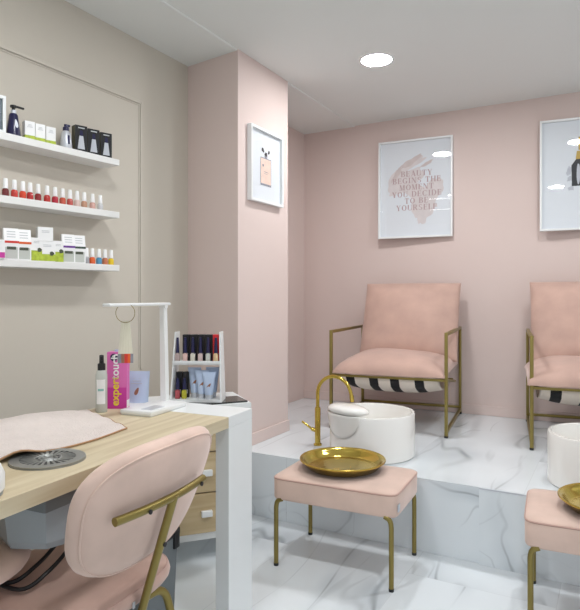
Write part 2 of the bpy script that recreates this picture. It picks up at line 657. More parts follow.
def ser_letter(ch):
    """(quads, width) of a high-contrast serif capital of height 1"""
    T, t = .2, .06
    q = []

    def V(x, y0=0, y1=1, w=T):
        q.append([(x - w / 2, y0), (x + w / 2, y0), (x + w / 2, y1), (x - w / 2, y1)])

    def H(y, x0, x1, w=t):
        q.append([(x0, y - w / 2), (x1, y - w / 2), (x1, y + w / 2), (x0, y + w / 2)])

    def D(x0, y0, x1, y1, w):
        q.append([(x0 - w / 2, y0), (x0 + w / 2, y0), (x1 + w / 2, y1), (x1 - w / 2, y1)])

    def F(x, y, w=.3):
        H(y, x - w / 2, x + w / 2, .055)

    def ARC(cx, cy, rx, ry, a0, a1, n=14, T_=T):
        for i in range(n):
            p = []
            for k in (i, i + 1):
                an = R(a0 + (a1 - a0) * k / n)
                p.append((math.cos(an), math.sin(an)))
            (c0, s0), (c1, s1) = p
            ix, iy = rx - T_, ry - t
            q.append([(cx + ix * c0, cy + iy * s0), (cx + rx * c0, cy + ry * s0), (cx + rx * c1, cy + ry * s1), (cx + ix * c1, cy + iy * s1)])
    w = .8
    if ch == 'B':
        V(.15); F(.12, .03); F(.12, .97); H(.97, .1, .4); H(.52, .1, .4); H(.03, .1, .4)
        ARC(.36, .75, .32, .25, -90, 90); ARC(.38, .26, .36, .27, -90, 90); w = .78
    elif ch == 'E':
        V(.15); H(.97, .02, .62); H(.5, .15, .5); H(.03, .02, .66); V(.6, .75, .97, .06); V(.64, .03, .27, .06); V(.5, .38, .62, .06); w = .72
    elif ch == 'F':
        V(.15); H(.97, .02, .62); H(.5, .15, .5); F(.15, .03); V(.6, .72, .97, .06); V(.5, .38, .62, .06); w = .68
    elif ch == 'A':
        D(.12, 0, .42, 1, .06); D(.72, 0, .42, 1, .2); H(.33, .22, .62); F(.12, .03, .24); F(.72, .03, .3); w = .86
    elif ch == 'U':
        V(.15, .25, 1); V(.68, .25, 1, .06); F(.15, .97); F(.68, .97, .24); ARC(.42, .3, .37, .3, 180, 360, 12, .13); w = .84
    elif ch == 'T':
        V(.4); H(.97, .05, .75); V(.07, .72, .97, .06); V(.73, .72, .97, .06); F(.4, .03, .36); w = .82
    elif ch == 'Y':
        V(.42, 0, .48); D(.42, .44, .14, 1, .2); D(.42, .44, .7, 1, .06); F(.14, .97, .3); F(.7, .97, .22); F(.42, .03, .34); w = .84
    elif ch in 'GC':
        ARC(.45, .5, .43, .5, 45, 315, 18); V(.78, .7, .97, .06)
        if ch == 'G':
            V(.74, .04, .42, .18); F(.74, .42, .34)
        else:
            V(.78, .1, .25, .06)
        w = .92
    elif ch == 'I':
        V(.2); F(.2, .03, .38); F(.2, .97, .38); w = .42
    elif ch == 'N':
        V(.12, 0, 1, .06); D(.72, 0, .16, 1, .2); V(.75, 0, 1, .06); F(.12, .03, .24); F(.12, .97, .26); F(.75, .97, .24); w = .9
    elif ch == 'S':
        ARC(.36, .745, .3, .255, 40, 270, 12, .16); ARC(.36, .255, .32, .255, -140, 90, 12, .16); V(.6, .72, .95, .05); V(.07, .06, .28, .05); w = .74
    elif ch == 'H':
        V(.15); V(.72); H(.5, .15, .72); F(.15, .03); F(.15, .97); F(.72, .03); F(.72, .97); w = .9
    elif ch == 'M':
        V(.12, 0, 1, .06); D(.45, 0, .18, 1, .18); D(.45, 0, .76, 1, .06); V(.82, 0, 1, .2); F(.12, .03, .24); F(.82, .03, .32); F(.12, .97, .24); F(.84, .97, .28); w = 1.02
    elif ch == 'O':
        ARC(.45, .5, .43, .5, 0, 360, 26); w = .92
    elif ch == 'D':
        V(.15); F(.12, .03, .24); F(.12, .97, .24); H(.97, .1, .4); H(.03, .1, .4); ARC(.36, .5, .48, .5, -90, 90, 16); w = .88
    elif ch == 'R':
        V(.15); F(.15, .03); F(.12, .97, .24); H(.97, .1, .4); H(.5, .1, .4); ARC(.36, .745, .34, .255, -90, 90); D(.72, 0, .42, .5, .2); F(.74, .03, .2); w = .84
    elif ch == 'L':
        V(.15); F(.15, .97); H(.03, .02, .62); V(.6, .03, .3, .06); w = .68
    elif ch == ' ':
        w = .4
    return q, w


def serif_line(mb, s, cx, z, h, y, track=.16, maxw=None):
    tot = sum(ser_letter(c)[1] + track for c in s) - track
    sx = h
    if maxw and tot * h > maxw:
        sx = maxw / tot
    x = cx - tot * sx / 2
    for c in s:
        qs, w = ser_letter(c)
        for q in qs:
            mb.poly([(x + px * sx, y, z + (pz - .5) * h) for px, pz in q])
        x += (w + track) * sx


def blob(mb, cx, cz, rx, rz, rot, y, seed=0, rough=.12, n=40):
    rnd = random.Random(seed)
    ph = [rnd.uniform(0, 6.28) for _ in range(5)]
    pts = []
    for i in range(n):
        a = 2 * PI * i / n
        k = 1 + rough * (math.sin(3 * a + ph[0]) * .5 + math.sin(5 * a + ph[1]) * .4 + math.sin(9 * a + ph[2]) * .3)
        x, z = rx * math.cos(a) * k, rz * math.sin(a) * k
        pts.append((cx + x * math.cos(rot) - z * math.sin(rot), y, cz + x * math.sin(rot) + z * math.cos(rot)))
    mb.poly(pts)


def picture(name, label, loc, rot, w, h, depth=.03, fw=.014):
    """frame facing local -y, back at y=0, centred"""
    t = thing(name, label, 'framed picture', loc, 0)
    t.rotation_euler = rot
    q = MB()
    for sx in (-1, 1):
        q.box((sx * (w / 2 - fw / 2), -depth / 2, 0), (fw, depth, h), bevel=.0015)
    for sz in (-1, 1):
        q.box((0, -depth / 2, sz * (h / 2 - fw / 2)), (w - 2 * fw, depth, fw), bevel=.0015)
    q.build('frame', M['white'], t, smooth=False)
    q = MB(); q.box((0, -.006, 0), (w - 2 * fw, .008, h - 2 * fw)); q.build('paper', M['paper'], t, smooth=False)
    q = MB(); q.grid(lambda u, v: ((u - .5) * (w - 2 * fw), -depth + .008, (v - .5) * (h - 2 * fw)), 1, 1); q.build('glass_pane', M['glass'], t, smooth=False)
    return t


PY = -.0108
# quote picture
t = picture('framed_quote', 'white framed quote print with blush brush strokes, above the left pink armchair', (-1.343, BY - .028, 2.044), (R(-1.1), 0, R(5)), .568, .757)
q = MB()
blob(q, -.1, .14, .12, .035, R(40), PY, 3, .18); blob(q, -.03, .19, .12, .03, R(26), PY - .0001, 5, .2)
blob(q, -.16, .05, .10, .045, R(80), PY - .0003, 9, .16); blob(q, -.06, .06, .15, .06, R(35), PY - .0002, 19, .16)
blob(q, .07, -.12, .085, .12, R(-25), PY - .00035, 12, .16); blob(q, .13, -.04, .06, .13, R(-30), PY - .00045, 15, .18); blob(q, .02, -.03, .16, .06, R(-35), PY - .0005, 16, .2); blob(q, .06, -.22, .035, .06, R(-20), PY - .0004, 17, .2)
q.build('brush_strokes', M['art_blush'], t, smooth=False)
q = MB()
blob(q, -.03, .21, .09, .022, R(30), PY - .0006, 21, .22); blob(q, -.14, .12, .07, .018, R(58), PY - .0007, 22, .22); blob(q, .09, .185, .05, .012, R(28), PY - .0008, 23, .2)
q.build('brush_strokes', M['art_blush2'], t, smooth=False)
q = MB()
for i, (s, mw) in enumerate((('BEAUTY', .34), ('BEGINS THE', .45), ('MOMENT', .33), ('YOU DECIDE', .45), ('TO BE', .21), ('YOURSELF', .39))):
    serif_line(q, s, .012, .118 - i * .0525, .043, PY - .0012, .14, mw)
q.build('lettering', M['art_rose'], t, smooth=False)

# lipstick picture
t = picture('framed_sketch', 'white framed cosmetic sketch in black and gold, cut by the right photo edge', (-.171, BY - .028, 2.042), (R(-1.1), 0, R(5)), .568, .757)
q = MB()
for i in range(9):
    rnd = random.Random(i)
    blob(q, -.06 + rnd.uniform(-.06, .05), -.02 + rnd.uniform(-.09, .06), rnd.uniform(.008, .03), rnd.uniform(.008, .03), rnd.uniform(0, 3), PY - .0001 * i, i, .3)
q.build('ink_splash', M['art_pale'], t, smooth=False)
q = MB()
q.poly([(-.085, PY - .0014, -.08), (.085, PY - .0014, -.08), (.088, PY - .0014, .06), (.06, PY - .0014, .10), (-.06, PY - .0014, .10), (-.088, PY - .0014, .06)])
q.build('cap_drawing', M['art_black'], t, smooth=False)
q = MB(); blob(q, -.045, .0, .012, .07, 0, PY - .0020, 3, .05); blob(q, .03, .0, .01, .07, 0, PY - .0020, 4, .05); q.build('highlight', M['art_pale'], t, smooth=False)
q = MB()
q.poly([(-.062, PY - .0016, .10), (.062, PY - .0016, .10), (.055, PY - .0016, .155), (-.055, PY - .0016, .155)])
q.poly([(-.045, PY - .0016, .16), (.045, PY - .0016, .16), (.045, PY - .0016, .25), (-.045, PY - .0016, .25)])
q.build('collar_drawing', M['art_gold'], t, smooth=False)
q = MB(); blob(q, 0, .29, .03, .03, 0, PY - .0016, 8, .1); q.build('tip_drawing', M['art_blush2'], t, smooth=False)

# perfume picture on the pillar
t = picture('framed_perfume_sketch', 'white deep frame with a peach perfume bottle sketch hung on the pink pillar', (COLX, 3.003, 1.994), (0, 0, R(90)), .372, .44, .03, .016)
q = MB(); q.poly([(-.055, PY, -.1), (.06, PY, -.1), (.06, PY, .05), (-.055, PY, .05)]); q.build('bottle_drawing', M['art_peach'], t, smooth=False)
q = MB()
for (x0, z0, x1, z1) in ((-.058, -.112, .063, -.1), (-.058, .05, .063, .055), (-.06, -.1, -.055, .05), (.06, -.1, .063, .05), (-.012, .055, .018, .068), (-.02, -.03, .03, -.027), (-.02, -.04, .02, -.038)):
    q.poly([(x0, PY - .0006, z0), (x1, PY - .0006, z0), (x1, PY - .0006, z1), (x0, PY - .0006, z1)])
blob(q, -.03, .008, .008, .008, 0, PY - .0007, 2, .2)
q.build('outline_drawing', M['art_grey'], t, smooth=False)
q = MB(); blob(q, -.032, .098, .011, .016, R(50), PY - .0006, 31, .2); blob(q, .036, .096, .009, .014, R(-40), PY - .0006, 32, .2); blob(q, .003, .078, .015, .012, 0, PY - .0007, 33, .2)
q.build('bow_drawing', M['art_black'], t, smooth=False)


# ================================================================== ARMCHAIRS
def armchair(label, loc, rz):
    t = thing('armchair', label, 'armchair', loc, rz, 'pink sling armchairs on the platform')
    W, D, H = .74, .80, .645
    r = .0115
    fr = MB()
    for s in (-1, 1):
        x = s * (W / 2)
        fr.box((x, -D / 2, H / 2 + .006), (.02, .02, H - .012), bevel=.002)
        fr.box((x, D / 2, H / 2 + .006), (.02, .02, H - .012), bevel=.002)
        fr.box((x, 0, H - .01), (.0198, D - .02, .0198), bevel=.002)
        fr.box((x, 0, .035), (.018, D - .02, .018), bevel=.002)
        # side rail carrying the sling, and the raked back upright
        fr.tube([(x * .97, -D / 2 + .01, .352), (x * .97, .17, .272)], .009, 8)
        fr.tube([(x * .8, .14, .32), (x * .8, .372, .86)], .009, 8)
    fr.box((0, -D / 2, .352), (W - .02, .018, .018), bevel=.002)
    fr.box((0, D / 2, .05), (W - .02, .018, .018), bevel=.002)
    fr.tube([(-W * .41, .372, .86), (W * .41, .372, .86)], .009, 8)
    fr.tube([(-W * .47, .15, .285), (W * .47, .15, .285)], .009, 8)
    fr.build('frame', M['gold'], t)
    for s in (-1, 1):
        for yy in (-1, 1):
            q = MB(); q.box((s * W / 2, yy * D / 2, .006), (.022, .022, .012), bevel=.002); q.build('foot', M['black'], t)
    # sling: striped canvas bellied under the seat
    w2 = W / 2 - .04

    def sl(u, v):
        y = -D / 2 - .012 + v * .56
        belly = .10 * (1 - (2 * v - .85) ** 2 / 1.35)
        z = .362 - .085 * v - max(0, belly) * (1 - abs(2 * u - 1) ** 3 * .35)
        if v == 0:
            z = .365
        return (-w2 + 2 * w2 * u, y, z)
    q = MB()
    nst = 34
    g = bmesh.new()
    NV = 12
    vs = [[g.verts.new(sl(i / nst, j / NV)) for j in range(NV + 1)] for i in range(nst + 1)]
    stripe = {3, 4, 5, 11, 12, 13, 18, 19, 20, 26, 27, 28}
    for i in range(nst):
        for j in range(NV):
            f = g.faces.new((vs[i][j], vs[i + 1][j], vs[i + 1][j + 1], vs[i][j + 1]))
            f.material_index = 1 if i in stripe else 0
    me = bpy.data.meshes.new('seat_sling')
    bmesh.ops.solidify(g, geom=g.faces[:], thickness=.003)
    g.to_mesh(me); g.free()
    me.materials.append(M['fabricwhite']); me.materials.append(M['fabricblack'])
    me.polygons.foreach_set('use_smooth', [True] * len(me.polygons))
    o = bpy.data.objects.new('seat_sling', me); COL.objects.link(o); o.parent = t
    # back sling
    q = MB()
    q.grid(lambda u, v: (-w2 + .02 + (2 * w2 - .04) * u, .145 + .25 * v - .012, .30 + .555 * v), 6, 4)
    q.build('back_sling', M['fabricwhite'], t)
    # cushions
    a = R(1)

    def seat_shape(p):
        x, y, h = p
        h2 = h if h > 0 else h * .45
        return (x + .008, -.075 + y * math.cos(a) - h2 * math.sin(a), .376 + y * math.sin(a) + h2 * math.cos(a) + (.018 if h < 0 else .0))
    q = MB(); q.pillow(.715, .74, .235, seat_shape, ear=.012, wr=.007, seed=3, pe=3.4, pf=.4); q.build('seat_cushion', M['velvet_dark'], t, angle=80)
    b_ = R(66)

    def back_shape(p):
        x, y, h = p
        return (x + .035, .205 + y * math.cos(b_) - h * math.sin(b_), .69 + y * math.sin(b_) + h * math.cos(b_))
    q = MB(); q.pillow(.70, .60, .19, back_shape, ear=.012, wr=.008, seed=8); q.build('back_cushion', M['velvet_dark'], t, angle=80)
    return t


ac = armchair('blush velvet armchair with gold frame under the framed quote, wholly in view', (-1.32, 3.945, PLAT), R(7))
ac2 = dup(ac, (-.105, 4.00, PLAT), R(8.5), 'blush velvet armchair with gold frame cut off by the right photo edge')
for ch in ac2.children:      # this chair's loose cushions sit a little to one side
    if 'cushion' in ch.name:
        ch.location.x -= .045


# ================================================================== FOOT BASINS AND TAP
def basin(label, loc, rz):
    t = thing('foot_basin', label, 'foot basin', loc, rz, 'white round pedicure basins')
    r, h = .233, .237
    q = MB()
    q.lathe([(0, 0), (r - .006, 0), (r, .006), (r, h - .006), (r - .004, h), (r - .014, h), (r - .018, h - .006), (r - .02, .05), (r - .05, .03), (0, .028)], n=72)
    q.build('bowl', M['ceramic'], t)
    # padded foot rest hooked over the rim, with its apron outside
    q = MB()
    q.pad(lambda a: (.138 * math.copysign(abs(math.cos(a)) ** .9, math.cos(a)), .078 * math.copysign(abs(math.sin(a)) ** .9, math.sin(a))), .055,
          lambda p: (p[0], -.185 + p[1] + .9 * p[0] ** 2, h + .026 + p[2] - .25 * p[0] ** 2), pw=3)
    fr = q.build('foot_rest', M['ceramic'], t)

    def apron(u, v):
        an = -PI / 2 + (u - .5) * 1.12
        dp = .125 * math.sqrt(max(0, 1 - abs(2 * u - 1) ** 2.4))
        rr = r + .004 + .02 * (1 - v) * math.sqrt(max(0, 1 - abs(2 * u - 1) ** 2.4))
        return (rr * math.cos(an), rr * math.sin(an), h + .008 - dp * v)
    g = MB(); g.grid(apron, 24, 8); a_ = g.build('apron', M['ceramic'], fr)
    sm = a_.modifiers.new('thick', 'SOLIDIFY'); sm.thickness = .004
    return t


ba = basin('white round foot basin beside the gold tap, left armchair behind it', (-1.177, 3.049, PLAT), R(-26))
dup(ba, (-.05, 3.05, PLAT), R(40), 'white round foot basin cut by the right photo edge, in front of the right armchair')

t = thing('basin_tap', 'polished gold gooseneck tap standing on the marble platform left of the basin', 'tap', (-1.517, 3.058, PLAT))
q = MB(); q.lathe([(0, 0), (.024, 0), (.024, .008), (.0165, .012), (.0165, .215), (.0145, .222), (0, .222)]); q.build('body', M['brass_tap'], t)
pts = [(0, 0, .2), (0, 0, .30)]
for k in range(1, 15):
    an = PI - k / 14 * R(168)
    pts.append((.108 + .108 * math.cos(an), -.01 * k / 14, .30 + .108 * math.sin(an)))
e = Vector(pts[-1]); pts.append(tuple(e + Vector((.006, 0, -.03))))
q = MB(); q.tube(pts, .0105, 14); q.build('spout', M['brass_tap'], t)
q = MB(); q.tube([tuple(e + Vector((.004, 0, -.015))), tuple(e + Vector((.009, 0, -.05)))], .0125, 14); q.build('nozzle', M['brass_tap'], t)
q = MB(); q.tube([(-.01, -.004, .085), (-.034, -.012, .095)], .012, 12); q.tube([(-.03, -.012, .092), (-.088, -.03, .135)], .0065, 10); q.build('handle', M['brass_tap'], t)


# ================================================================== STOOLS + TRAYS
def stool(label, loc, rz):
    t = thing('footstool', label, 'footstool', loc, rz, 'pink velvet footstools')
    w, d, zt, zb = .58, .40, .4, .298
    q = MB()
    n = 40

    def shape(p):
        return p

    def outl(a, w_, d_):
        c, s = math.cos(a), math.sin(a)
        return (w_ / 2 * math.copysign(abs(c) ** .16, c), d_ / 2 * math.copysign(abs(s) ** .16, s))
    prof = [(0, zb), (.94, zb), (.985, zb + .004), (1.0, zb + .012), (1.0, zt - .012), (.992, zt - .004), (.965, zt + .003), (.8, zt + .008), (.4, zt + .011), (0, zt + .012)]
    g = bmesh.new()
    rings = []
    N = 72
    for (k, z) in prof:
        if k == 0:
            rings.append([g.verts.new((0, 0, z))]); continue
        ring = []
        for j in range(N):
            x, y = outl(2 * PI * (j + .5) / N, w, d)
            off = (1 - k)
            ring.append(g.verts.new((x - math.copysign(min(abs(x), off * .22), x) if k > .5 else x * k, y - math.copysign(min(abs(y), off * .22), y) if k > .5 else y * k, z)))
        rings.append(ring)
    for a, b in zip(rings, rings[1:]):
        for j in range(N):
            k2 = (j + 1) % N
            if len(a) == 1:
                g.faces.new((a[0], b[k2], b[j]))
            elif len(b) == 1:
                g.faces.new((a[j], a[k2], b[0]))
            else:
                g.faces.new((a[j], a[k2], b[k2], b[j]))
    bmesh.ops.recalc_face_normals(g, faces=g.faces)
    q._merge(g)
    cu = q.build('seat_cushion', M['velvet'], t, angle=60)
    q = MB()
    q.tube([(*[v * 1.0 for v in outl(2 * PI * (j + .5) / N, w - .004, d - .004)], zt - .006) for j in range(N)], .0042, 8, closed=True)
    q.build('piping', M['piping'], cu)
    q = MB(); q.box((w / 2 + .001, -.158, zb + .04), (.004, .026, .03)); q.build('label_tag', M['silver'], cu)
    for sx in (-1, 1):
        for sy in (-1, 1):
            q = MB()
            x0, y0 = sx * .268, sy * .19
            pth = fillet([(x0 - sx * .03, y0, zb + .006), (x0 - sx * .006, y0, zb - .004), (x0, y0, zb - .03), (x0, y0, .012)], .03)
            q.tube(pth, .0105, 12)
            lg = q.build('leg', M['gold'], t)
            q = MB(); q.lathe([(0, 0), (.011, 0), (.0115, .012), (0, .012)], (x0, y0, 0), 14); q.build('foot_cap', M['black'], lg)
    return t


def tray(label, loc):
    t = thing('brass_tray', label, 'tray', loc, 0, 'polished round brass trays')
    r = .2
    q = MB()
    q.lathe([(0, 0), (.145, 0), (.166, .006), (.19, .034), (r - .002, .041), (r, .043), (r - .002, .045), (.188, .042), (.180, .033), (.164, .011), (.154, .008), (0, .0065)], n=72)
    q.build('dish', M['brass'], t)
    q = MB()
    N = 72
    q.tube([(r * .992 * math.cos(2 * PI * j / N), r * .992 * math.sin(2 * PI * j / N), .043) for j in range(N)], .0038, 8, closed=True)
    q.build('rolled_rim', M['brass_tap'], t)
    return t


st = stool('blush velvet footstool with gold legs beside the wooden table, wholly in view', (-1.085, 2.487, 0), R(3))
dup(st, (-.02, 2.508, 0), R(5), 'blush velvet footstool cut by the right photo edge, only its left end showing')
tr = tray('round brass tray on the pink footstool in front of the gold tap', (-1.12, 2.52, .4125))
dup(tr, (.005, 2.505, .4125), 0, 'round brass tray cut by the right photo edge, on the right footstool')

# ================================================================== MANICURE TABLE
TR = R(4.5)
K = .9255
TX, TY, TZ = -1.31 * K, 1.865 * K, EYE - .47 * K       # front right end of the oak board


def tb(x, y, z=0):
    """table frame: x from the front edge back (negative), y along the length"""
    return (TX + x * math.cos(TR) - y * math.sin(TR), TY + x * math.sin(TR) + y * math.cos(TR), z)


LEN = 1.65
TW = .56
t = thing('manicure_table', 'long light oak manicure table with white end frame, below the wall shelves', 'table', tb(0, 0), TR)
q = MB(); q.box((-TW / 2, -LEN / 2, TZ - .02), (TW, LEN, .04), bevel=.0015)
top = q.build('tabletop', M['oak'], t, smooth=False)
q = MB()
q.box((-TW / 2, .0885, TZ - .0195), (TW, .175, .041), bevel=.002)
q.build('end_panel', M['white'], t, smooth=False)
for y in (.0885, -LEN + .1):
    for x in (-.028, -TW + .028):
        q = MB(); q.box((x, y, (TZ - .04) / 2), (.056, .175, TZ - .04), bevel=.002); q.build('leg', M['white'], t, smooth=False)
# built-in extractor grille
gx, gy = -.155, -.675
q = MB()
q.lathe([(.096, 0), (.096, .002), (.092, .0035), (.04, .0035), (.04, 0)], (gx, gy, TZ), 64)
gr = q.build('extractor_grille', M['steel'], t)
q = MB(); q.lathe([(0, .0012), (.091, .0012), (.091, .004), (0, .004)], (gx, gy, TZ + .0003), 48); q.build('dark_disc', M['steel_dark'], gr)
q = MB()
for k in range(26):
    an = 2 * PI * k / 26
    q.box((gx + .053 * math.cos(an), gy + .053 * math.sin(an), TZ + .0052), (.04, .0062, .0022), (0, 0, an))
for rr in (.033, .022, .011):
    q.tube([(gx + rr * math.cos(2 * PI * j / 40), gy + rr * math.sin(2 * PI * j / 40), TZ + .005) for j in range(40)], .0026, 6, closed=True)
for k in range(8):
    an = 2 * PI * k / 8 + .2
    q.box((gx + .018 * math.cos(an), gy + .018 * math.sin(an), TZ + .0048), (.032, .004, .0022), (0, 0, an))
q.lathe([(.07, 0), (.095, 0), (.095, .003), (.07, .003)], (gx, gy, TZ + .0035), 64)
q.build('grille_bars', M['steel'], gr)
# motor housing hung below
p = (gx - .005, gy + .005)
q = MB(); q.box((p[0], p[1], TZ - .063), (.25, .25, .046), bevel=.006); hs = q.build('extractor_housing', M['dgrey'], t)
q = MB()
q.lathe([(0, .585), (.09, .585), (.115, .592), (.125, .61), (.137, TZ - .088), (.139, TZ - .08), (0, TZ - .08)], (p[0], p[1], 0), 8, rot=None)
q.build('dust_bag', M['grey'], hs, smooth=False)

# cables below
q = MB()
c0 = Vector(tb(gx - .05, gy + .13, .64))
pt = [(-1.36, 1.22, .66), (-1.31, 1.17, .60), (-1.275, 1.08, .55), (-1.265, 1.0, .515), (-1.29, .945, .490), (-1.40, .935, .490), (-1.53, .96, .47), (-1.60, 1.0, .25), (-1.63, 1.0, .02), (-1.70, .95, .007)]


def smooth_path(P, n=8):
    P = [Vector(x) for x in P]
    out = []
    for i in range(len(P) - 1):
        p0, p1, p2, p3 = P[max(i - 1, 0)], P[i], P[i + 1], P[min(i + 2, len(P) - 1)]
        for k in range(n):
            u = k / n
            out.append(.5 * ((2 * p1) + (p2 - p0) * u + (2 * p0 - 5 * p1 + 4 * p2 - p3) * u * u + (3 * p1 - p0 - 3 * p2 + p3) * u ** 3))
    out.append(P[-1])
    return out


for lab, dx, dz in (('black cable below the grey extractor, nearer the photo bottom', 0.0, 0.0), ('black cable below the grey extractor, nearer the tabletop', -.045, .006)):
    q = MB(); q.tube(smooth_path([(x + dx, y, z + (dz if z > .1 else 0)) for x, y, z in pt]), .0055, 8)
    tag(q.build('power_cable', M['black']), lab, 'cable', 'black cables under the table')

# towel
def towel_pt(u, v):
    # u along length (0 near the camera .. 1 far end), v front .. back
    y = .62 + .93 * u
    x = -1.475 - .405 * v
    # far end runs askew
    y += (.16 * v - .0) * u - .03 * u
    x += .018 * math.sin(9 * u + 1) * (1 - v) - .02 * u * (1 - v)
    rise = .066 * math.exp(-((v - .62) / .3) ** 2) * min(1, (1 - u) * 3.2) ** .7
    z = TZ + .006 + rise + .004 * math.sin(14 * u + 3 * v) * (1 - (2 * v - 1) ** 2) + .003 * math.sin(23 * v + 5 * u)
    z += .018 * math.exp(-((u - .52) / .06) ** 2) * math.exp(-(v / .12) ** 2)
    return Vector((x, y, max(z, TZ + .006)))


tw = thing('towel', 'pale pink terry towel draped over a bump on the oak table', 'towel', (-1.66, 1.15, TZ))
q = MB(); q.grid(lambda u, v: towel_pt(u, v) - Vector((-1.66, 1.15, TZ)), 60, 26)
o = q.build('cloth', M['towel'], tw)
sm = o.modifiers.new('thick', 'SOLIDIFY'); sm.thickness = .005; sm.offset = -1
q = MB(); q.tube([towel_pt(k / 40, 0) - Vector((-1.66, 1.15, TZ + .002)) for k in range(41)], .0032, 6); q.tube([towel_pt(1, k / 20) - Vector((-1.66, 1.15, TZ + .002)) for k in range(21)], .0032, 6)
q.build('hem', M['towel_hem'], tw)

# nail lamp at the left edge
t = thing('nail_lamp', 'rounded white nail curing lamp on the table cut by the left photo edge', 'nail lamp', (-1.343, .810, TZ), R(10))
q = MB(); q.lathe([(0, .006), (.098, .006), (.104, .012), (.104, .045), (.095, .066), (.07, .078), (0, .082)], n=48, sx=1.0, sy=1.0); q.build('shell', M['white'], t)
q = MB(); q.lathe([(0, 0), (.1, 0), (.1, .007), (0, .007)], n=48); q.build('base_plate', M['grey'], t)

# ================================================================== TABLE-TOP THINGS
# desk lamp
lx, ly = -1.655, 1.845
t = thing('desk_lamp', 'white slim LED desk lamp standing on the oak table', 'desk lamp', (lx, ly, TZ), R(6))
q = MB(); q.box((0, -.02, .012), (.15, .25, .02), bevel=.006); q.box((0, -.02, .002), (.14, .24, .004)); q.build('base', M['white'], t)
q = MB(); q.box((0.03, -.07, .0225), (.05, .09, .002)); q.build('control_panel', M['silver'], t)
q = MB(); q.tube([(-.03, .095, .018), (-.022, .072, .425)], [.019, .016], sq=True); ar = q.build('arm', M['white'], t, smooth=False)
q = MB(); q.tube([(-.038, .072, .427), (-.006, .072, .427)], .011, 12); q.build('hinge', M['white'], ar)
q = MB(); q.box((-.022, -.092, .436), (.036, .39, .012), bevel=.004); hd = q.build('lamp_head', M['white'], t)
q = MB(); q.box((-.022, -.13, .4295), (.026, .28, .002)); q.build('led_strip', M['cream'], hd)
# sample ring on the lamp head
rx, ry = lx - .022 + .016, ly - .175
t = thing('colour_sample_ring', 'metal ring of cream sample sticks with coloured ends hanging from the white desk lamp', 'sample ring', (rx, ry, TZ + .4))
q = MB()
ca, sa = CC, SS
q.tube([(.037 * math.cos(2 * PI * j / 48) * ca, .037 * math.cos(2 * PI * j / 48) * sa, .037 * math.sin(2 * PI * j / 48) + .004) for j in range(48)], .0013, 8, closed=True)
q.build('ring', M['gold'], t)
for k, (dx, sw, mm, wd) in enumerate(((-.030, -.012, 'art_grey', .011), (-.016, -.004, 'leafbrown', .012), (-.001, .004, 'redp', .013), (.012, .01, 'orange', .012), (.026, .017, 'art_grey', .012))):
    q = MB()
    a0 = Vector((dx * .35 * ca, dx * .35 * sa, -.028)); a1 = Vector((dx * .78 * ca, dx * .78 * sa, -.155))
    s_ = Vector((ca, sa, 0)); n_ = Vector((-sa, ca, 0)) * (.001 + .0022 * k)
    q.poly([a0 - s_ * .005 + n_, a0 + s_ * .005 + n_, a1 + s_ * wd * .5 + n_, a1 - s_ * wd * .5 + n_], Vector((-sa, ca, 0)) * .0018)
    stick = q.build('sample_stick', M['cream'], t, smooth=False)
    q = MB()
    b0 = a1 + Vector((0, 0, .0)); b1 = a1 + Vector((0, 0, -.036))
    q.poly([b0 - s_ * wd * .62 + n_ * .98, b0 + s_ * wd * .62 + n_ * .98, b1 + s_ * wd * .62 + n_ * .98, b1 - s_ * wd * .62 + n_ * .98], Vector((-sa, ca, 0)) * .0021)
    q.build('colour_tip', M[mm], stick, smooth=False)

# spray bottle
t = thing('spray_bottle', 'clear spray bottle with black pump cap, left of the pink carton', 'spray bottle', (-1.822, 1.70, TZ))
q = MB(); q.lathe([(0, 0), (.021, 0), (.023, .003), (.023, .13), (.019, .142), (.013, .148), (0, .148)], n=32); q.build('bottle', M['jar'], t)
q = MB()
q.grid(lambda u, v: (.0235 * math.cos(-1.7 + 1.6 * u), .0235 * math.sin(-1.7 + 1.6 * u), .03 + .085 * v), 10, 1); q.build('paper_label', M['whiteprint'], t)
q = MB(); q.grid(lambda u, v: (.0238 * math.cos(-1.4 + 1.0 * u), .0238 * math.sin(-1.4 + 1.0 * u), .075 + .008 * v), 8, 1); q.build('print', M['teal'], t)
q = MB(); q.lathe([(.0, .146), (.0155, .146), (.0155, .168), (.009, .171), (.009, .178), (.0085, .198), (0, .2)], n=24); q.box((.006, -.006, .188), (.016, .012, .014), (0, 0, R(-40)), .003); q.build('pump_cap', M['black'], t)

# pink carton
t = thing('cosmetic_carton', 'tall pink carton with yellow and white sideways lettering behind the lamp', 'carton', (-1.825, 1.795, TZ), R(29.1))
W_, D_, H_ = .082, .045, .236
q = MB(); q.box((0, 0, H_ / 2), (W_, D_, H_), bevel=.001); q.build('carton', M['pinkbox'], t, smooth=False)
q = MB(); q.box((0, -D_ / 2 - .0003, .045), (W_ - .002, .0008, .088)); q.build('magenta_panel', M['magenta'], t, smooth=False)
text_mesh('lettering', 'expert', .046, M['yellow'], t, (-.006, -D_ / 2 - .0012, .012), (R(90), R(-90), 0), 'LEFT', bold=.0008)
text_mesh('lettering', 'touch', .046, M['whiteprint'], t, (-.006, -D_ / 2 - .0012, .122), (R(90), R(-90), 0), 'LEFT', bold=.0008)
q = MB(); q.lathe([(0, 0), (.0155, 0), (.0155, .001), (0, .001)], (-.012, -D_ / 2, .214), 28, rot=(R(90), 0, 0)); rd = q.build('round_badge', M['navy'], t)
text_mesh('badge_number', '60', .018, M['whiteprint'], rd, (-.012, -D_ / 2 - .0016, .214), (R(90), R(-90), 0), 'CENTER', bold=.0003)
q = MB(); q.box((.0, 0, H_ + .001), (.03, .004, .016)); q.build('hang_tab', M['bluefoil'], t, smooth=False)
